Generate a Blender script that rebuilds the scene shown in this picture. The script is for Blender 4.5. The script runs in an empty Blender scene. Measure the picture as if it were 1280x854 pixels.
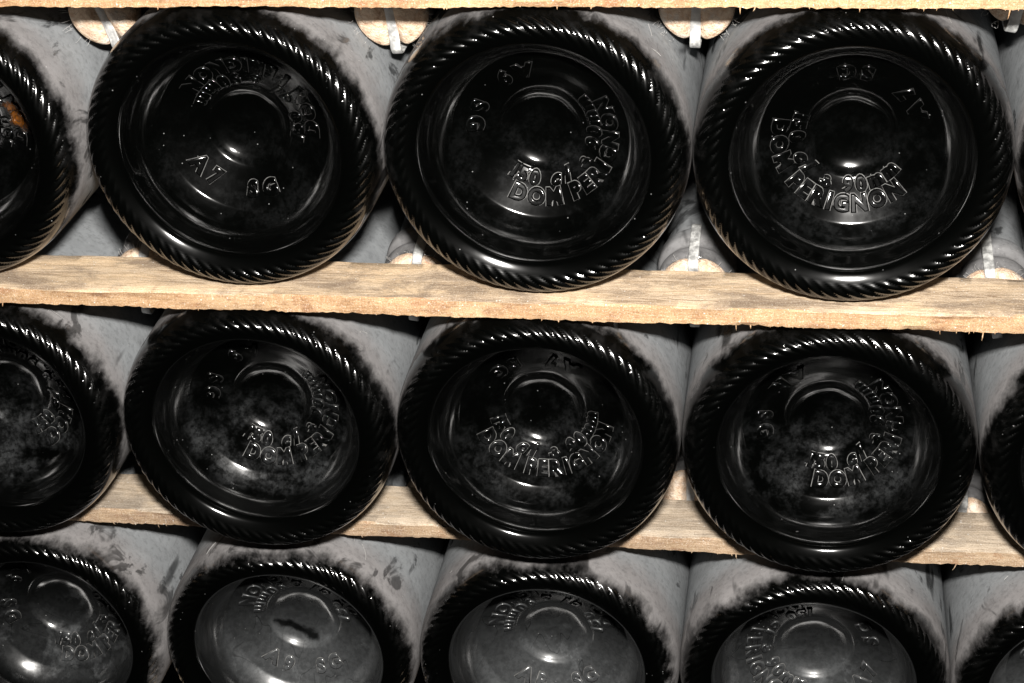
import bpy, math, random
import numpy as np
from mathutils import Matrix, Vector
random.seed(7); rng = np.random.default_rng(7)
scene = bpy.context.scene
col = scene.collection

# ------------------------------------------------------------------ camera
F_PX = 2339.5
CAM = Vector((0.0855, -0.5842, 0.2489))
YAW, PIT, ROL = -0.1760, 0.4963, -0.0525
fw = Vector((math.sin(YAW)*math.cos(PIT), math.cos(YAW)*math.cos(PIT), -math.sin(PIT)))
r0 = fw.cross(Vector((0, 0, 1))).normalized(); u0 = r0.cross(fw)
rt = r0*math.cos(ROL) + u0*math.sin(ROL); up = -r0*math.sin(ROL) + u0*math.cos(ROL)
def frame(loc):
    m = Matrix((rt, up, -fw)).transposed().to_4x4(); m.translation = loc; return m
cd = bpy.data.cameras.new('camera'); cam = bpy.data.objects.new('camera', cd); col.objects.link(cam)
cd.sensor_width = 36; cd.lens = F_PX/1280*36; cd.clip_start = 0.01; cd.clip_end = 50
cam.matrix_world = frame(CAM); scene.camera = cam

# ------------------------------------------------------------------ light: the camera's flash in a dark cellar
w = bpy.data.worlds.new('World'); scene.world = w; w.use_nodes = True
bg = w.node_tree.nodes['Background']; bg.inputs[0].default_value = (.9, .95, 1, 1); bg.inputs[1].default_value = 0.002
ld = bpy.data.lights.new('flash', 'AREA'); ld.shape = 'RECTANGLE'; ld.size = .050; ld.size_y = .028; ld.energy = 13.5
ld.color = (1, .965, .92)
fl = bpy.data.objects.new('flash', ld); col.objects.link(fl); fl.matrix_world = frame(CAM + up*.085 + rt*.012 - fw*.01)
vs = scene.view_settings; vs.view_transform = 'Standard'; vs.look = 'None'; vs.exposure = 0; vs.gamma = 1
vs.use_curve_mapping = False
scene.cycles.use_denoising = True; scene.cycles.denoiser = 'OPENIMAGEDENOISE'; scene.cycles.denoising_input_passes = 'RGB_ALBEDO_NORMAL'
scene.cycles.max_bounces = 8
scene.cycles.sample_clamp_indirect = .6
scene.cycles.blur_glossy = .6

# ------------------------------------------------------------------ node helper
class NT:
    def __init__(s, name):
        s.m = bpy.data.materials.new(name); s.m.use_nodes = True; s.t = s.m.node_tree; s.t.nodes.clear()
        s.out = s.n('ShaderNodeOutputMaterial')
    def n(s, ty, **kw):
        x = s.t.nodes.new(ty)
        for k, v in kw.items(): setattr(x, k, v)
        return x
    def put(s, sock, v):
        if isinstance(v, bpy.types.NodeSocket): s.t.links.new(v, sock)
        elif v is not None:
            if hasattr(sock.default_value, '__len__') and not hasattr(v, '__len__'): v = [v]*len(sock.default_value)
            if hasattr(v, '__len__') and len(sock.default_value) == 4 and len(v) == 3: v = (*v, 1)
            sock.default_value = v
    def math(s, op, a, b=None, c=None, clamp=False):
        x = s.n('ShaderNodeMath', operation=op, use_clamp=clamp)
        for i, v in enumerate((a, b, c)): s.put(x.inputs[i], v)
        return x.outputs[0]
    def vmath(s, op, a, b=None):
        x = s.n('ShaderNodeVectorMath', operation=op); s.put(x.inputs[0], a); s.put(x.inputs[1], b)
        return x.outputs[0]
    def noise(s, vec, scale, detail=3, rough=.55, dist=0):
        x = s.n('ShaderNodeTexNoise'); s.put(x.inputs['Vector'], vec); x.inputs['Scale'].default_value = scale
        x.inputs['Detail'].default_value = detail; x.inputs['Roughness'].default_value = rough; x.inputs['Distortion'].default_value = dist
        return x.outputs['Fac']
    def vor(s, vec, scale, feature='F1'):
        x = s.n('ShaderNodeTexVoronoi', feature=feature); s.put(x.inputs['Vector'], vec); x.inputs['Scale'].default_value = scale
        return x
    def ss(s, v, a, b, lo=0., hi=1.):
        x = s.n('ShaderNodeMapRange', interpolation_type='SMOOTHSTEP'); s.put(x.inputs[0], v)
        for i, q in enumerate((a, b, lo, hi)): s.put(x.inputs[i+1], q)
        return x.outputs[0]
    def mix(s, f, a, b, mode='MIX'):
        x = s.n('ShaderNodeMix', data_type='RGBA', blend_type=mode); s.put(x.inputs[0], f); s.put(x.inputs[6], a); s.put(x.inputs[7], b)
        return x.outputs[2]
    def attr(s, name):
        return s.n('ShaderNodeAttribute', attribute_type='OBJECT', attribute_name=name).outputs['Fac']
    def scale(s, v, xyz): return s.vmath('MULTIPLY', v, xyz)
    def pos(s):
        o = s.n('ShaderNodeTexCoord').outputs['Object']
        return o, s.vmath('ADD', o, s.math('MULTIPLY', s.attr('seed'), .37))
    def bump(s, h, dist, strength=1):
        x = s.n('ShaderNodeBump'); s.put(x.inputs['Height'], h); x.inputs['Distance'].default_value = dist
        x.inputs['Strength'].default_value = strength; return x.outputs[0]
    def bsdf(s, **kw):
        x = s.n('ShaderNodeBsdfPrincipled')
        for k, v in kw.items(): s.put(x.inputs[k.replace('_', ' ')], v)
        return x.outputs[0]
    def done(s, sh): s.t.links.new(sh, s.out.inputs[0]); return s.m
    def mixsh(s, f, a, b):
        x = s.n('ShaderNodeMixShader'); s.put(x.inputs[0], f); s.t.links.new(a, x.inputs[1]); s.t.links.new(b, x.inputs[2]); return x.outputs[0]

R = .0534
PITCH = .1146; T = .0071

def glass_material(name='dusty_dark_glass', moulded=False):
    g = NT(name); o, p = g.pos()
    sp = g.n('ShaderNodeSeparateXYZ'); g.put(sp.inputs[0], o); x, y, z = sp.outputs
    r = g.math('SQRT', g.math('ADD', g.math('MULTIPLY', x, x), g.math('MULTIPLY', z, z)))
    nz = g.n('ShaderNodeSeparateXYZ'); g.put(nz.inputs[0], g.n('ShaderNodeNewGeometry').outputs['Normal'])
    outer = g.math('MAXIMUM', g.math('GREATER_THAN', r, R*.90), g.attr('neckdust'))
    # --- dust along the body, rubbed off near the heel
    n1 = g.noise(p, 34, 4, .62, .4); n2 = g.noise(g.scale(p, (1, .55, 1)), 150, 4, .68)
    edge = g.math('ADD', y, g.math('ADD', g.math('MULTIPLY', g.math('SUBTRACT', n1, .5), .014), g.math('MULTIPLY', g.math('SUBTRACT', n2, .5), .012)))
    rubz = g.attr('rubbed'); body = g.ss(edge, rubz, g.math('ADD', rubz, .0095))
    wipe = g.ss(g.noise(g.scale(p, (1, .22, 1)), 75, 3, .5, .2), .63, .70, 1, .25)
    fine = g.noise(p, 420, 3, .72)
    body = g.math('MULTIPLY', g.math('MULTIPLY', body, wipe), g.ss(fine, .28, .56, .76, 1))
    smear = g.ss(g.noise(g.scale(p, (1, .6, 1)), 52, 4, .6, 1.2), .585, .66, 1, .35)
    body = g.math('MULTIPLY', g.math('MULTIPLY', body, smear), outer)
    film = g.math('MULTIPLY', g.ss(n2, .45, .8, .0, .03), g.ss(r, R*.86, R*.95))
    # --- dust inside the punt: patches, settled on what faces up, with the upper shade painted in, scratched through
    dustv = g.attr('dust')
    patch = g.math('MAXIMUM', g.ss(g.noise(p, 62, 5, .70, .15), .40, .72), g.ss(dustv, .3, .9, 0, .65))
    upf = g.ss(nz.outputs[2], -.30, .70, g.ss(dustv, .3, .9, .02, .10), 1.)
    ln = g.math('ABSOLUTE', g.math('SUBTRACT', g.noise(p, 46, 1, .4, .4), .5))
    gate = g.ss(g.noise(p, 70, 2), .50, .56)
    scr = g.ss(ln, .002, .007, g.math('SUBTRACT', 1., g.math('MULTIPLY', gate, .35)), 1.)
    ln2 = g.math('ABSOLUTE', g.math('SUBTRACT', g.noise(g.scale(p, (1.7, 1, .6)), 70, 1, .4, .2), .47))
    scr2 = g.ss(ln2, .0015, .006, g.math('SUBTRACT', 1., g.math('MULTIPLY', g.ss(n1, .5, .58), .5)), 1.)
    punt = g.math('MULTIPLY', g.math('MULTIPLY', patch, g.ss(fine, .32, .66, g.ss(dustv, .2, .65, .10, .66), 1.)), g.math('MULTIPLY', upf, g.math('MULTIPLY', scr, scr2)))
    # one rubbed mark or painted amber reflection per base, a blurred stroke from a to b
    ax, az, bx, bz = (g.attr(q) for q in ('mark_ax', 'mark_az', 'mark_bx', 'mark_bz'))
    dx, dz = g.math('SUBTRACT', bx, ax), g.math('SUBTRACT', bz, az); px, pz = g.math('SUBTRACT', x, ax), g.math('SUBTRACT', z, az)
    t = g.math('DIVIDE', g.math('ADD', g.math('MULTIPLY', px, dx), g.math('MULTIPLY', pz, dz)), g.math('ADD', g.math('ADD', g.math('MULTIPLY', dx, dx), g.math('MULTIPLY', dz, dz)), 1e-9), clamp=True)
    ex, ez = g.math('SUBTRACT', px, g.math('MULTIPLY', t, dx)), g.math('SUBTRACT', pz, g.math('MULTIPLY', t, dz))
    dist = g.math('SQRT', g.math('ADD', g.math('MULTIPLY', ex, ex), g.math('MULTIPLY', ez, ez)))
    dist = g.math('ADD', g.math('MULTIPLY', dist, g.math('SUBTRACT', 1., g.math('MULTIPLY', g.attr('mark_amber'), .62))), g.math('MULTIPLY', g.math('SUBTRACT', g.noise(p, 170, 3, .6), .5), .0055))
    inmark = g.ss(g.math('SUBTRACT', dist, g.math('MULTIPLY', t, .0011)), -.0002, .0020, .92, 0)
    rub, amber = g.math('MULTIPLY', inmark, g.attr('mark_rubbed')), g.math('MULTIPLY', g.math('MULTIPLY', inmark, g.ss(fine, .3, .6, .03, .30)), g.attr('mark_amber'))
    punt = g.math('MULTIPLY', g.math('MULTIPLY', punt, dustv), g.ss(r, R*.60, R*.74, 1, 0))
    punt = g.math('MULTIPLY', punt, g.math('SUBTRACT', 1., rub)); pdust_and_shade = g.math('MULTIPLY', punt, .66)
    # --- single bright grains
    v = g.vor(p, 900); cell = g.n('ShaderNodeSeparateColor'); g.put(cell.inputs[0], v.outputs['Color'])
    grain = g.math('MULTIPLY', g.ss(v.outputs['Distance'], .08, .28, .45, 0), g.math('GREATER_THAN', cell.outputs[0], g.ss(n1, .4, .65, .998, .985)))
    dust = g.math('MAXIMUM', g.math('MAXIMUM', body, film), g.math('MAXIMUM', pdust_and_shade, amber))  # dust, plus the painted amber reflection and punt shade
    warm = g.math('MULTIPLY', g.ss(edge, .014, .032, 1, 0), outer)
    c = g.mix(g.math('MULTIPLY', warm, .55), (.245, .256, .264), (.212, .186, .178))
    c = g.mix(g.ss(g.noise(p, 90, 3, .6), .35, .7), c, g.mix(1, c, (1.18, 1.18, 1.18), 'MULTIPLY'))
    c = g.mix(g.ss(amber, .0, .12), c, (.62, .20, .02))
    c = g.mix(grain, c, (.70, .69, .66))
    mask = g.math('MAXIMUM', dust, grain, clamp=True)
    bn = g.bump(g.math('ADD', fine, g.math('MULTIPLY', mask, 2.)), .00010, .6)
    micro = g.bump(g.noise(p, 90, 1, .4), .00010, .25)
    nrm = g.n('ShaderNodeMix', data_type='VECTOR'); g.put(nrm.inputs[0], g.ss(mask, .35, .8)); g.put(nrm.inputs[4], micro); g.put(nrm.inputs[5], bn)
    crough = .13 if moulded else g.math('ADD', g.ss(n1, .35, .70, .10, .14), g.math('ADD', g.ss(r, R*.78, R*.82, 0, .03), g.math('MULTIPLY', g.math('MULTIPLY', dustv, patch), g.ss(r, R*.70, R*.74, .10, 0))))
    return g.done(g.bsdf(Base_Color=g.mix(mask, (.0005, .0006, .0005), c), Roughness=g.ss(body, .1, .7, .38, .85), IOR=1.5, Specular_IOR_Level=g.math('ADD', g.ss(r, R*.76, R*.82, .004, .018), g.math('MULTIPLY', punt, 1.3)), Coat_Weight=g.ss(body, .15, .60, 1, 0), Coat_Roughness=crough, Coat_IOR=1.6, Normal=nrm.outputs[1], Coat_Normal=micro))

def wood_material():
    g = NT('sawn_lath_wood'); o, p = g.pos()
    sp = g.n('ShaderNodeSeparateXYZ'); g.put(sp.inputs[0], g.n('ShaderNodeNewGeometry').outputs['Normal'])
    front = g.ss(g.math('MULTIPLY', sp.outputs[1], -1), .45, .75)
    age = g.attr('weathered')
    grain = g.noise(g.scale(p, (.09, 1, 1)), 420, 5, .68, 1.2)
    broad = g.noise(g.scale(p, (.16, 1, 1)), 110, 3, .55, .8)
    stain = g.noise(g.scale(p, (.45, 1, 1)), 62, 6, .72, .6); mott = g.noise(g.scale(p, (.6, 1, 1)), 210, 4, .7, .4)
    saw = g.noise(g.scale(p, (1, .2, .10)), 900, 3, .6)
    fleck = g.noise(p, 1300, 3, .7)
    top = g.mix(g.ss(grain, .36, .58), (.38, .265, .165), (.72, .56, .39))
    top = g.mix(g.ss(broad, .42, .70), top, (.80, .59, .37))
    top = g.mix(g.math('MULTIPLY', g.ss(stain, .45, .66), .9), top, (.27, .195, .135))
    top = g.mix(g.ss(mott, .55, .72, 0, .55), top, (.33, .255, .185))
    top = g.mix(g.math('MULTIPLY', age, .75), top, g.mix(g.ss(grain, .3, .7), (.34, .30, .25), (.52, .46, .38)))
    fr = g.mix(g.ss(saw, .3, .72), (.45, .265, .135), (.53, .335, .18))
    fr = g.mix(g.ss(g.noise(g.scale(p, (.35, 1, 1)), 75, 4, .6, .6), .45, .68), fr, (.58, .385, .215))
    fr = g.mix(g.math('MULTIPLY', g.ss(g.noise(g.scale(p, (.55, 1, 1)), 80, 5, .72, .4), .50, .66), .85), fr, (.30, .145, .07))
    fr = g.mix(g.math('MULTIPLY', age, .62), fr, g.mix(g.ss(grain, .3, .7), (.33, .275, .21), (.44, .375, .295)))
    fr = g.mix(g.ss(mott, .56, .70, 0, .5), fr, (.30, .14, .065))
    c = g.mix(front, top, fr)
    c = g.mix(g.ss(fleck, .62, .72, 0, .55), c, (.16, .10, .06))
    fib = g.noise(g.scale(p, (.12, 1, 1)), 1500, 3, .75); pit = g.noise(p, 2100, 2, .7)
    c = g.mix(g.ss(fib, .46, .60, 0, .42), c, g.mix(1, c, (.50, .44, .38), 'MULTIPLY'))
    c = g.mix(g.ss(pit, .56, .66, 0, .5), c, g.mix(1, c, (.45, .40, .35), 'MULTIPLY'))
    c = g.mix(g.ss(pit, .44, .34, 0, .35), c, (.88, .80, .68))
    v = g.vor(p, 900); cell = g.n('ShaderNodeSeparateColor'); g.put(cell.inputs[0], v.outputs['Color'])
    spark = g.math('MULTIPLY', g.ss(v.outputs['Distance'], .15, .3, 1, 0), g.math('GREATER_THAN', cell.outputs[0], .95))
    c = g.mix(g.math('MULTIPLY', spark, .7), c, (.85, .84, .8))
    h = g.math('ADD', g.math('MULTIPLY', grain, .8), g.math('ADD', g.math('MULTIPLY', g.math('MULTIPLY', saw, front), .5), g.math('MULTIPLY', fleck, .5)))
    return g.done(g.bsdf(Base_Color=c, Roughness=.78, Specular_IOR_Level=.25, Normal=g.bump(h, .0005, .8)))

def cork_material():
    g = NT('pressed_cork'); o, p = g.pos()
    n = g.noise(p, 420, 4, .65); v = g.vor(p, 520, 'DISTANCE_TO_EDGE').outputs['Distance']
    c = g.mix(g.ss(n, .3, .7), (.62, .42, .28), (.84, .68, .52))
    c = g.mix(g.math('MULTIPLY', g.ss(v, .01, .06, .5, 0), g.ss(g.noise(p, 200, 2), .5, .6)), c, (.34, .18, .10))
    c = g.mix(g.ss(g.noise(p, 170, 5, .75), .56, .70, 0, .75), c, (.40, .22, .13))
    c = g.mix(g.ss(g.noise(p, 120, 4, .7), .52, .66, 0, .6), c, (.72, .68, .62))
    return g.done(g.bsdf(Base_Color=c, Roughness=.85, Specular_IOR_Level=.2, Normal=g.bump(g.math('ADD', n, g.noise(p, 1100, 3, .7)), .0008, .9)))

def metal_material():
    g = NT('dull_steel_strip'); o, p = g.pos()
    n = g.noise(p, 380, 4, .65)
    c = g.mix(g.ss(n, .35, .7), (.40, .40, .39), (.62, .62, .60))
    st = g.bsdf(Base_Color=(.55, .55, .54), Metallic=1., Roughness=.42)
    du = g.bsdf(Base_Color=c, Roughness=.8)
    return g.done(g.mixsh(g.ss(n, .3, .6, .45, .92), st, du))

def stone_material():
    g = NT('cellar_chalk'); o, p = g.pos()
    n = g.noise(p, 9, 6, .65)
    return g.done(g.bsdf(Base_Color=g.mix(n, (.05, .048, .045), (.12, .115, .105)), Roughness=.95, Normal=g.bump(n, .02)))

def halo_material():  # grey outline paints the glints along letter edges, with settled dust
    g = NT('letter_edge_glint_and_dust'); o, p = g.pos()
    n = g.noise(p, 300, 3, .65); f = g.ss(n, .3, .65, .15, 1)
    nz = g.n('ShaderNodeSeparateXYZ'); g.put(nz.inputs[0], g.n('ShaderNodeNewGeometry').outputs['True Normal'])
    f = g.math('MULTIPLY', f, g.ss(g.attr('dust'), .03, .4, .42, .7)); f = g.math('MULTIPLY', f, g.ss(nz.outputs[2], -.1, .38, .03, 1))
    return g.done(g.bsdf(Base_Color=g.mix(f, (.003, .003, .003), (.27, .265, .255)), Roughness=.6, Coat_Weight=.12, Coat_Roughness=.25))

def lint_material():
    g = NT('lint'); return g.done(g.bsdf(Base_Color=(.55, .54, .52), Roughness=.9))

M = dict(halo=halo_material(), glass=glass_material(), letter=glass_material('moulded_glass_lettering', True), wood=wood_material(), cork=cork_material(), metal=metal_material(), stone=stone_material(), lint=lint_material())

# ------------------------------------------------------------------ mesh helpers
def grid_mesh(name, P, N=None, mat=None, wrap_u=True, smooth=True):
    """P: (rows, segs, 3) -> quads; rows run outward->inward, segs close round."""
    nr, ns = P.shape[:2]
    i = np.arange(nr-1)[:, None]*ns; j = np.arange(ns if wrap_u else ns-1)[None, :]; k = (j+1) % ns
    q = np.stack([i+j, i+k, i+ns+k, i+ns+j], -1).reshape(-1, 4)
    return raw_mesh(name, P.reshape(-1, 3), q, N.reshape(-1, 3) if N is not None else None, mat, smooth)
def raw_mesh(name, V, F, N=None, mat=None, smooth=True):
    me = bpy.data.meshes.new(name)
    me.from_pydata([tuple(v) for v in V], [], [tuple(int(a) for a in f) for f in F])
    if smooth: me.polygons.foreach_set('use_smooth', [True]*len(me.polygons))
    me.update()
    if N is not None: me.normals_split_custom_set_from_vertices([tuple(n) for n in N])
    if mat: me.materials.append(mat)
    return me
def link(name, me, parent=None, **props):
    o = bpy.data.objects.new(name, me); col.objects.link(o)
    if parent is not None: o.parent = parent
    for k, v in props.items(): o[k] = v
    return o
def catmull(pts, n):
    P = np.array(pts, float); d = np.r_[0, np.cumsum(np.hypot(*np.diff(P, axis=0).T))]
    # monotone-ish cubic Hermite through the points
    m = np.zeros_like(P); m[1:-1] = (P[2:]-P[:-2])/(d[2:]-d[:-2])[:, None]; m[0] = (P[1]-P[0])/(d[1]-d[0]); m[-1] = (P[-1]-P[-2])/(d[-1]-d[-2])
    s = np.linspace(0, d[-1], n); k = np.clip(np.searchsorted(d, s, 'right')-1, 0, len(d)-2)
    h = (d[k+1]-d[k]); t = (s-d[k])/h; h = h[:, None]; t = t[:, None]
    return (2*t**3-3*t**2+1)*P[k]+(t**3-2*t**2+t)*h*m[k]+(-2*t**3+3*t**2)*P[k+1]+(t**3-t**2)*h*m[k+1]

# ------------------------------------------------------------------ the bottle lying base outwards
BODY = [(.0, 6.72), (.25, 6.72), (.268, 6.6), (.27, 6.4), (.30, 6.3), (.29, 6.1), (.29, 5.4), (.36, 4.9), (.56, 4.35), (.80, 3.9), (.95, 3.55), (1., 3.1), (1., 2.), (1., 1.), (1., .5), (.9995, .30)]
RING = [(.9995, .30), (.998, .235), (.991, .165), (.976, .10), (.952, .052), (.923, .020), (.892, .003), (.866, .0), (.838, .0045), (.810, .0145), (.783, .0285), (.758, .0470), (.740, .076), (.730, .118), (.724, .168)]
PUNT = [(.724, .168), (.717, .218), (.704, .264), (.683, .308), (.656, .347), (.627, .381), (.603, .405), (.588, .4185), (.580, .4240), (.570, .4287), (.530, .4460), (.50, .459), (.45, .480), (.40, .501), (.35, .520), (.318, .532), (.302, .539), (.288, .550), (.272, .566), (.242, .586), (.19, .606), (.11, .620), (.03, .624), (.0005, .624)]
allp = np.array(BODY[:-1] + RING[:-1] + PUNT)
NRIDGE = 66
fullprof = catmull(allp, 40000)*R
fd = np.r_[0, np.cumsum(np.hypot(*np.diff(fullprof, axis=0).T))]
def prof(s): return np.stack([np.interp(s, fd, fullprof[:, 0]), np.interp(s, fd, fullprof[:, 1])], -1)
def s_at(pt): return fd[np.argmin(np.hypot(fullprof[:, 0]-pt[0]*R, fullprof[:, 1]-pt[1]*R))]
S_RING0, S_PUNT0, S_END = s_at(RING[0]), s_at(PUNT[0]), fd[-1]
S_R_OUT, S_R_IN = s_at((.962, .070)), s_at((.812, .0140))
def surf(s, th):
    """s (n,), th (m,) -> positions (n,m,3); ridges wind round the bearing ring."""
    e = 6e-5; q = prof(s); tg = prof(np.minimum(s+e, S_END))-prof(np.maximum(s-e, 0)); tg /= np.maximum(np.hypot(tg[:, 0], tg[:, 1]), 1e-12)[:, None]
    nr, nd = -tg[:, 1], tg[:, 0]                      # outward normal candidates
    sg = 1.0
    f = np.clip((s-S_R_OUT)/(S_R_IN-S_R_OUT), 0, 1)
    win = np.clip(f/.18, 0, 1)*np.clip((1-f)/.28, 0, 1); win = win*win*(3-2*win)
    wob = .10*np.sin(th*5+1)+.08*np.sin(th*13)
    ph = th[None, :]*NRIDGE/2 + wob[None, :] + f[:, None]*2.45*math.pi
    h = .00052*win[:, None]*((np.abs(np.sin(ph))**.9) - .5)*(1+.18*np.sin(th*9)[None, :]) 
    # faint mould waviness of hand-worn glass in the punt
    wav = np.clip((s-S_PUNT0)/.004, 0, 1)[:, None]*np.clip((S_END-s)/.012, 0, 1)[:, None]*.00003*(np.sin(th*3+s[:, None]*160)+np.sin(th*7-s[:, None]*330+2))
    h = h + wav
    rr = q[:, 0][:, None] + sg*nr[:, None]*h; dd = q[:, 1][:, None] + sg*nd[:, None]*h
    return np.stack([rr*np.sin(th)[None, :], dd, -rr*np.cos(th)[None, :]], -1)
# orientation test: at the front of the ring the outward normal must point to -y
_s = np.array([s_at((.866, 0))]); _tg = prof(_s+2e-5)-prof(_s-2e-5); FLIP = -1.0 if _tg[0, 0] > 0 else 1.0
def surf_n(s, th):
    e = 6e-5; et = 2e-4
    ds = surf(np.minimum(s+e, S_END), th)-surf(np.maximum(s-e, 0), th); dt = surf(s, th+et)-surf(s, th-et)
    n = np.cross(dt, ds); n /= np.maximum(np.linalg.norm(n, axis=-1, keepdims=True), 1e-14)
    return n
def part_mesh(name, s, segs):
    th = np.linspace(0, 2*np.pi, segs, endpoint=False)
    P = surf(s, th); N = surf_n(s, th)
    k = np.argmin(np.abs(s - s_at((.866, 0))))
    return P, N
def make_part(name, s, segs):
    P, N = part_mesh(name, s, segs)
    if SIGN < 0: N = -N
    if s[-1] >= S_END-1e-9: N[-1] = (0, -1, 0)
    if s[0] <= 1e-9: N[0] = (0, 1, 0)
    nr, ns = P.shape[:2]
    i = np.arange(nr-1)[:, None]*ns; j = np.arange(ns)[None, :]; kk = (j+1) % ns
    q = np.stack([i+j, i+kk, i+ns+kk, i+ns+j], -1).reshape(-1, 4)
    V = P.reshape(-1, 3); f = q[len(q)//2]
    fn = np.cross(V[f[1]]-V[f[0]], V[f[3]]-V[f[0]])
    if fn @ N.reshape(-1, 3)[f[0]] < 0: q = q[:, ::-1]
    return raw_mesh(name, V, q, N.reshape(-1, 3), M['glass'])
_sf = np.array([s_at((.866, 0))]); SIGN = 1.0 if surf_n(_sf, np.array([.01]))[0, 0, 1] < 0 else -1.0
body_me = make_part('body', np.r_[np.linspace(0, S_RING0-.02, 70), np.linspace(S_RING0-.018, S_RING0, 6)], 228)
ring_me = make_part('base_ring', np.linspace(S_RING0, S_PUNT0, 56), NRIDGE*12)
punt_me = make_part('punt', np.linspace(S_PUNT0, S_END, 110), 228)

# raised lettering that follows the punt's slope
_pd = fullprof[fd > S_PUNT0-.001][::-1]
def depth_at(r): return np.interp(r, _pd[:, 0], _pd[:, 1])
_glyph = {}
def glyph(ch, size, halo):
    key = (ch, size, halo)
    if key not in _glyph:
        cu = bpy.data.curves.new('glyph', 'FONT'); cu.body = ch; cu.size = size; cu.align_x = 'CENTER'; cu.resolution_u = 4
        if halo: cu.extrude = .00002; cu.offset = .00078
        else: cu.extrude = .00014; cu.bevel_depth = .00046; cu.bevel_resolution = 3; cu.offset = .00014
        if ch in 'lc': cu.shear = .35
        ob = bpy.data.objects.new('glyph', cu); col.objects.link(ob)
        bpy.context.view_layer.update()
        me = bpy.data.meshes.new_from_object(ob.evaluated_get(bpy.context.evaluated_depsgraph_get()))
        V = np.array([v.co[:] for v in me.vertices]); Fc = [tuple(p.vertices) for p in me.polygons]
        bpy.data.objects.remove(ob); bpy.data.curves.remove(cu); bpy.data.meshes.remove(me)
        _glyph[key] = (V, Fc)
    return _glyph[key]
def lettering(lines, halo):
    Vs, Fs, n = [], [], 0
    for text, rad, step, size, mid, worn in lines:
        wd = []
        for ch in text:
            g0 = glyph(ch, size, False)[0] if ch != ' ' else []
            wd.append((np.ptp(g0[:, 0]) if len(g0) else .0026) + .0009)
        at = np.cumsum(wd) - np.array(wd)/2; at = (at - sum(wd)/2)*(step/(sum(wd)/len(wd)))
        for i, ch in enumerate(text):
            if ch == ' ': continue
            V, Fc = glyph(ch, size, halo)
            if not len(V): continue
            phi = math.radians(mid + at[i])
            rho = rad*R - V[:, 1]; an = phi + (V[:, 0]-(V[:, 0].max()+V[:, 0].min())/2)/(rad*R-.0025)
            y = depth_at(rho) - ((.00010 if halo else .00030*worn) + V[:, 2])
            Vs.append(np.stack([rho*np.sin(an), y, -rho*np.cos(an)], -1)); Fs += [tuple(a+n for a in f) for f in Fc]; n += len(V)
    return raw_mesh('lettering_halo' if halo else 'embossed_lettering', np.concatenate(Vs), Fs, None, M['halo'] if halo else M['letter'])

XS = {(0,0):-.2255,(0,1):-.1151,(0,2):-.0077,(0,3):.0993,(0,4):.2063,(1,0):-.2269,(1,1):-.1187,(1,2):-.0118,(1,3):.0955,(1,4):.2029,
      (2,0):-.2288,(2,1):-.1212,(2,2):-.0133,(2,3):.0935,(2,4):.2004}
FACE = [-.0046, -.0045, .0066]
SHELF = ['upper plank', 'middle plank', 'lowest row']
# rotation of the lettering, other-side code, dust in the punt, label
B = {(0,0): (150, 'A7  SG', 0.027, 'black bottle base with amber glints in its hollow, in the upper row'),
     (0,1): (160, 'A7  SG', 0.032, 'black glass bottle base embossed A7 SG, clean and glossy, resting on upper plank'),
     (0,2): (47, 'A9  SG', 0.054, 'black bottle base in the upper row reading 150 cl and DOM PER'),
     (0,3): (-30, 'A7  SG', 0.059, 'black bottle base in the upper row reading 90mm and PERIGNON'),
     (0,4): (80, 'A7  SG', 0.090, 'dusty grey bottle body in the upper row beyond the 90mm base'),
     (1,0): (110, 'AR  SG', 0.245, 'grimy black bottle base on the middle plank next to the scratched DOM PER base'),
     (1,1): (46, 'A9  SG', 0.259, 'scratched black bottle base with dusty patch around DOM PER on the middle plank'),
     (1,2): (6, 'A7  SG', 0.122, 'black bottle base on the middle plank with DOM PERIGNON arched in full'),
     (1,3): (64, 'AR  SG', 0.202, 'black dust-streaked bottle base on the middle plank reading 150 cl and DOM only'),
     (1,4): (120, 'A9  SG', 0.216, 'grey dusty bottle with black ribbed rim on the middle plank beyond the DOM base'),
     (2,0): (68, 'A9  SG', 0.552, 'dusty bottle base in the bottom row with DOM in its grey smeared punt'),
     (2,1): (177, 'A9  SG', 0.759, 'dusty grey bottle base in the bottom row with black smear across its A9 SG punt'),
     (2,2): (183, 'AR  SG', 0.759, 'evenly dusty grey bottle base in the bottom row embossed AR SG'),
     (2,3): (-92, 'A7  SG', 0.713, 'dusty grey bottle base in the bottom row with 90mm lettering turned up its side'),
     (2,4): (40, 'A7  SG', 0.862, 'dusty bottle in the bottom row beyond the base with 90mm turned up its side')}
def unproject(px, py, y):
    d = fw*F_PX + rt*(px-640) - up*(py-427); t = (y-CAM.y)/d.y; return CAM + d*t
MARK = {(0,0): ('mark_amber', (20, 122), (17, 148), .014), (2,1): ('mark_rubbed', (338, 786), (388, 808), .0096+.022)}  # amber stroke paints a reflection in the hollow; the other is rubbed dust
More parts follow.
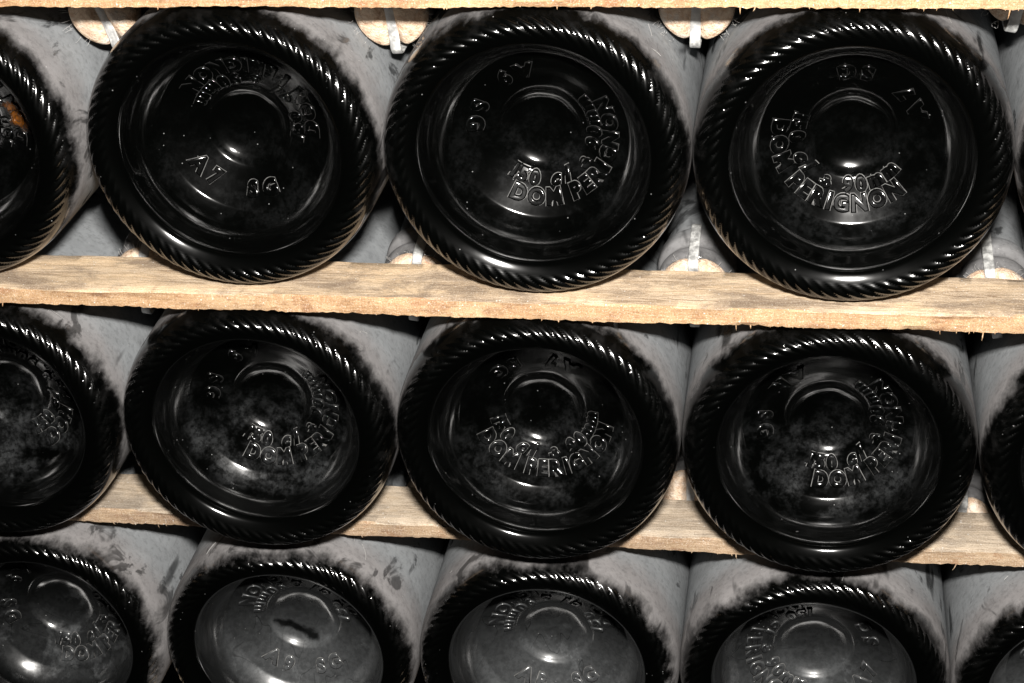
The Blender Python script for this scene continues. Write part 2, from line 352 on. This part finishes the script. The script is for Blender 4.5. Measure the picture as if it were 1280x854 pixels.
for k, (rot, code, dust, label) in B.items():
    root = bpy.data.objects.new('champagne_bottle', None); col.objects.link(root); root.empty_display_size = .02
    root.location = (XS[k], FACE[k[0]] + random.uniform(-.0004, .0004), -k[0]*PITCH)
    tilt = Matrix.Rotation(math.radians(random.uniform(-.4, .4)), 4, 'Z') @ Matrix.Rotation(math.radians(-rot), 4, 'Y')
    root.rotation_euler = tilt.to_euler()
    root['label'] = label; root['category'] = 'bottle'; root['group'] = 'bottles lying base outwards on the planks'
    pr = dict(seed=float(k[0]*5+k[1])*1.37+.5, dust=float(dust), rubbed=(.0055, .0065, .0015)[k[0]])
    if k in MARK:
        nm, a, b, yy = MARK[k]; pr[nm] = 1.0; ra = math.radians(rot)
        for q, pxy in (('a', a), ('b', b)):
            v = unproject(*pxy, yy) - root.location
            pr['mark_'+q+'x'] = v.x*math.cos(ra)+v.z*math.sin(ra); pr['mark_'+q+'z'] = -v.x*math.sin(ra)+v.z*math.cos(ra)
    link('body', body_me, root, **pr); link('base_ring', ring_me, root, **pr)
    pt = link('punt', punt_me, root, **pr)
    worn = .8 if k[0] < 2 else .45
    lines = [('150 cl ɜ 90mm', .382, 13.2, .0063, 0, worn), ('DOM PERIGNON', .502, 12.6, .0072, 0, worn), (code, .490, 15., .0074, 180, worn)]
    link('embossed_lettering', lettering(lines, False), pt, **pr)
    link('lettering_halo', lettering(lines, True), pt, **pr)

# ------------------------------------------------------------------ laths
def smooth_noise(n, k, amp):
    a = rng.normal(size=n+4*k); ker = np.hanning(2*k+1); ker /= ker.sum(); a = np.convolve(a, ker, 'same')[2*k:2*k+n]
    return a/a.std()*amp
def plank(label, ztop, yf, depth, weathered, seed, slope=0):
    n = 900; xs = np.linspace(-.62, .62, n); th = T-.0003
    # cross-section points (y, z) from front-bottom round; each gets its own wander along x
    sec = [(0, -th), (-.0001, -th*.72), (.0001, -th*.35), (.0, -.0009), (.0009, 0), (depth*.25, 0), (depth*.5, 0), (depth*.75, 0), (depth-.0008, 0), (depth, -.001), (depth, -th+.0005), (depth*.5, -th)]
    wave = smooth_noise(n, 90, .00055)
    P = np.zeros((n, len(sec), 3))
    for j, (a, b) in enumerate(sec):
        top = 4 <= j <= 8
        P[:, j, 0] = xs
        P[:, j, 1] = yf + a + wave + smooth_noise(n, 3, .00010 if not top else .00004) + smooth_noise(n, 14, .00018)
        P[:, j, 2] = ztop + b + (0 if top and j > 4 else smooth_noise(n, 2, .00007)+smooth_noise(n, 14, .00009)) - (abs(.0002) if top else 0)
        if j == 0: P[:, j, 2] += smooth_noise(n, 1, .00014) + smooth_noise(n, 30, .00012)
        if top: P[:, j, 2] = ztop - .0002 - np.abs(smooth_noise(n, 6, .00010))
    m = len(sec); i = np.arange(n-1)[:, None]*m; j = np.arange(m)[None, :]; k = (j+1) % m
    F = [tuple(f) for f in np.stack([i+j, i+k, i+m+k, i+m+j], -1).reshape(-1, 4)]
    F += [tuple(range(m))[::-1], tuple((n-1)*m+a for a in range(m))]
    o = link('wooden_plank', raw_mesh('wooden_plank', P.reshape(-1, 3), F, None, M['wood'], True), None, seed=seed, weathered=weathered,
             label=label, category='plank', group='laths between the rows of bottles')
    o.data.shade_smooth() if hasattr(o.data, 'shade_smooth') else None
    a = o.modifiers.new('edge', 'EDGE_SPLIT'); a.split_angle = math.radians(38)
    # torn fibres along the lower sawn edge
    Vs, Fs = [], []
    for q in range(42):
        x = rng.uniform(-.3, .3); ln = abs(rng.normal(0, .0006))+.0003
        if q < 3: x = (.062, .146, .067)[q]; ln = (.0024, .0034, .0016)[q]
        w_ = rng.uniform(.00012, .00030); lean = rng.normal(0, .35)*ln
        i0 = int((x+.62)/1.24*(n-1)); b = P[i0, 0]
        y0 = b[1]+rng.uniform(.0, .0006); c = len(Vs)
        Vs += [(x-w_, y0, b[2]+.0005), (x+w_, y0, b[2]+.0005), (x, y0+.0004, b[2]+.0005), (x+lean*.5-w_*.6, y0-.0002, b[2]-ln*.55), (x+lean*.5+w_*.6, y0-.0002, b[2]-ln*.55), (x+lean*.5, y0+.0003, b[2]-ln*.55), (x+lean, y0, b[2]-ln)]
        Fs += [(c, c+1, c+4, c+3), (c+1, c+2, c+5, c+4), (c+2, c, c+3, c+5), (c+3, c+4, c+6), (c+4, c+5, c+6), (c+5, c+3, c+6)]
    link('torn_fibre', raw_mesh('torn_fibre', Vs, Fs, None, M['wood'], False), o, seed=seed, weathered=weathered, kind='stuff')
    return o
PF = [-.0047, -.0048, .0211, .012]; PD = [.0288, .0289, .0272, .028]
plank('warm orange sawn lath lying on top of the upper row of bottles', -R+PITCH, PF[0], PD[0], .05, 3.1)
plank('tan lath with torn lower edge between upper and middle rows of bottles', -R, PF[1], PD[1], .12, 8.7)
plank('pale grey-beige lath between middle and bottom rows of bottles', -R-PITCH, PF[2], PD[2], .75, 15.2)
plank('pale lath under the bottom row of dusty bottles', -R-2*PITCH, PF[3], PD[3], .6, 21.9)

# ------------------------------------------------------------------ bottles lying neck outwards: cork and clip show between the bases
NECK = [(.0105, .0052), (.0128, .0052), (.0139, .0066), (.0142, .0090), (.0139, .0112), (.0126, .0128), (.0124, .0150), (.0133, .0163), (.0146, .0178), (.0149, .0205), (.0146, .0232), (.0132, .0250), (.0130, .0290), (.0131, .060), (.0133, .12), (.0136, .20), (.0150, .27), (.022, .32), (.036, .36), (.048, .40), (.0534, .45), (.0534, .62), (.045, .632), (.0, .632)]
def lathe(name, pts, n, segs, mat):
    q = catmull(pts, n); th = np.linspace(0, 2*np.pi, segs, endpoint=False)
    P = np.stack([q[:, 0][:, None]*np.sin(th), q[:, 1][:, None]+0*th, -q[:, 0][:, None]*np.cos(th)], -1)
    return grid_mesh(name, P, None, mat)
qn = np.array(NECK)
def neck_mesh():
    fr = catmull(NECK[:13], 90); bk = catmull(NECK[12:], 60)[1:]; q = np.r_[fr, bk]; th = np.linspace(0, 2*np.pi, 96, endpoint=False)
    P = np.stack([q[:, 0][:, None]*np.sin(th), q[:, 1][:, None]+0*th, -q[:, 0][:, None]*np.cos(th)], -1)
    return grid_mesh('neck', P[:, ::-1], None, M['glass'])
def cork_mesh():
    rr = np.r_[np.linspace(.0003, .0112, 26), .0120, .0126, .0130, .0132, .0132, .0130, .0118]
    dd = np.r_[np.linspace(-.0016, .0000, 26)**1, .0004, .0010, .0020, .0032, .0048, .0056, .0058]
    rr0 = rr[:26]; dd[:26] = -.0019*(1-(rr0/.0112)**2.2)
    th = np.linspace(0, 2*np.pi, 96, endpoint=False)
    X = rr[:, None]*np.sin(th); Z = -rr[:, None]*np.cos(th); Y = dd[:, None]+0*th
    gro = np.exp(-(X/.0026)**2)
    Y = Y + .0030*gro*np.clip(1-(dd[:, None]-.001)/.004, 0, 1)
    sh = 1-.10*gro*(np.abs(Z) > .008)                # the strip bites into the rim
    P = np.stack([X, Y, Z*sh], -1)
    return grid_mesh('cork', P, None, M['cork'])
def clip_mesh():
    path = [(.0235, .0158), (.0205, .0166), (.012, .0160), (.005, .0152), (.0015, .0146), (-.0002, .0128), (.0004, .0095), (.0006, .004), (.0006, -.004), (.0004, -.0095), (-.0002, -.0128), (.0015, -.0150), (.005, -.0155), (.012, -.0162), (.0205, -.0166), (.0235, -.0158)]
    q = catmull(path, 120); tg = np.gradient(q, axis=0); tg /= np.hypot(tg[:, 0], tg[:, 1])[:, None]
    nn = np.stack([tg[:, 1], -tg[:, 0]], -1); w_, t_ = .00185, .00045
    rows = []
    for i, (a, b) in enumerate(q):
        ring = []
        for (u, v) in ((-1, -.6), (-.8, -1), (.8, -1), (1, -.6), (1, .6), (.8, 1), (-.8, 1), (-1, .6)):
            ring.append((u*w_, a+nn[i, 0]*v*t_, b+nn[i, 1]*v*t_))
        rows.append(ring)
    return grid_mesh('steel_clip', np.array(rows), None, M['metal'])
neck_me, cork_me, clip_me = neck_mesh(), cork_mesh(), clip_mesh()
GAPN = ['beside the base with amber glints', 'between the A7 SG and DOM PER bases', 'between the DOM PER and 90mm bases', 'past the 90mm base']
# plank index, gap index -> (x shift, drop of cork centre below the plank top, distance behind the plank, roll, tilt)
C = {(0,0): (.004, .0215, .005, -16, 7), (0,1): (.0005, .0215, .005, -5, 7), (0,2): (.000, .0185, .005, 2, 7), (0,3): (.001, .0135, .008, 12, 7),
     (1,0): (.003, .0165, .009, 8, 6), (1,1): (.001, .0160, .009, 8, 6), (1,2): (-.001, .0155, .010, -1, 6), (1,3): (.000, .0160, .009, -10, 6),
     (2,0): (.001, .0155, .010, 5, 6), (2,1): (.000, .0150, .010, -5, 6), (2,2): (.000, .0075, .008, 2, 6), (2,3): (.001, .016, .010, 0, 6)}
LAB = {0: 'clipped pale cork under the orange lath, ', 1: 'clipped cork behind the tan lath, ', 2: 'shadowed clipped cork behind the pale grey lath, '}
WHERE = {(0,0): 'beside the amber-glinting base', (0,1): 'between the A7 SG and DOM PER bases', (0,2): 'between the DOM PER and PERIGNON bases', (0,3): 'past the PERIGNON base',
         (1,0): 'left of the A7 SG base', (1,1): 'between the A7 SG and DOM PER bases', (1,2): 'between the DOM PER and PERIGNON bases', (1,3): 'past the PERIGNON base',
         (2,0): 'beside the grimy base', (2,1): 'left of the whole DOM PERIGNON', (2,2): 'right of the whole DOM PERIGNON', (2,3): 'past the DOM base'}
WHERE[(1,0)] = 'beside the amber-glinting base'; WHERE[(2,1)] = 'between the scratched and the DOM PERIGNON bases'; WHERE[(2,2)] = 'between the DOM PERIGNON and DOM bases'
CORKS = {}
for (pi, gi), (dx, drop, dy, roll, tilt) in C.items():
    row = min(pi, 2)
    a, b = (XS[(max(pi-1, 0), gi)], XS[(max(pi-1, 0), gi+1)])
    xg = (a+b)/2 + dx
    root = bpy.data.objects.new('champagne_bottle', None); col.objects.link(root); root.empty_display_size = .02
    root.matrix_world = Matrix.Translation((xg, PF[pi]+PD[pi]+dy, -R-(pi-1)*PITCH-drop)) @ Matrix.Rotation(math.radians(tilt), 4, 'X') @ Matrix.Rotation(math.radians(roll), 4, 'Y')
    CORKS[(pi, gi)] = root.matrix_world.translation[:]
    root['label'] = LAB[pi] + WHERE[(pi, gi)]; root['category'] = 'bottle'; root['group'] = 'bottles lying neck outwards between the bases'
    pr = dict(seed=float(pi*4+gi)*2.11+40, dust=.3, neckdust=.75)
    link('neck', neck_me, root, **pr); link('cork', cork_me, root, **pr); link('steel_clip', clip_me, root, **pr)

# ------------------------------------------------------------------ dark cellar behind
def box(name, lo, hi, mat, **props):
    V = [(x, y, z) for x in (lo[0], hi[0]) for y in (lo[1], hi[1]) for z in (lo[2], hi[2])]
    F = [(0, 1, 3, 2), (4, 6, 7, 5), (0, 4, 5, 1), (2, 3, 7, 6), (0, 2, 6, 4), (1, 5, 7, 3)]
    return link(name, raw_mesh(name, V, F, None, mat, False), None, **props)
box('cellar_wall', (-1.5, .75, -1.2), (1.5, .9, 1.2), M['stone'], seed=1.0, kind='structure')

# ------------------------------------------------------------------ lint: hairs and fluff caught on the dusty glass
def fibres():
    Vs, Fs = [], []
    def tube(pts, rad):
        c = len(Vs)
        for a in pts:
            for q in range(3):
                Vs.append((a[0]+rad*math.cos(q*2.09), a[1]+rad*.6, a[2]+rad*math.sin(q*2.09)))
        for i in range(len(pts)-1):
            for q in range(3):
                Fs.append((c+i*3+q, c+i*3+(q+1) % 3, c+i*3+3+(q+1) % 3, c+i*3+3+q))
    for k in B:                                          # short hairs lying on the upper side of each body
        for _ in range(7 if k[0] else 5):
            a = rng.uniform(-.9, .9); y = rng.uniform(.012, .05); da = rng.normal(0, .06); dy = rng.normal(0, .006); cv = rng.normal(0, .05)
            pts = []
            for t in np.linspace(0, 1, 7):
                an = a+da*t+cv*t*(1-t); pts.append((XS[k]+(R+.00025)*math.sin(an), FACE[k[0]]+y+dy*t, -k[0]*PITCH+(R+.00025)*math.cos(an)))
            tube(pts, rng.uniform(.00005, .00010))
    for (pi, gi) in C:                                   # fluff where cork, clip and bottles meet
        if pi > 1: continue
        o = CORKS[(pi, gi)]
        for _ in range(26):
            an = rng.choice([-1, 1])*rng.uniform(1.1, 2.6) if pi == 0 else rng.uniform(-1.3, 1.3)
            b = np.array([.0132*math.sin(an), rng.uniform(-.001, .005), .0132*math.cos(an)]); d = np.array([math.sin(an), rng.normal(-.2, .5), math.cos(an)])*rng.uniform(.001, .0035)
            cv = rng.normal(0, .0012, 3)
            tube([tuple(np.array(o)+b+d*t+cv*t*(1-t)*2) for t in np.linspace(0, 1, 5)], .00005)
    return raw_mesh('lint', Vs, Fs, None, M['lint'])
link('lint', fibres(), None, kind='stuff', label='pale lint and hairs caught on the dusty bottles and corks', category='lint')
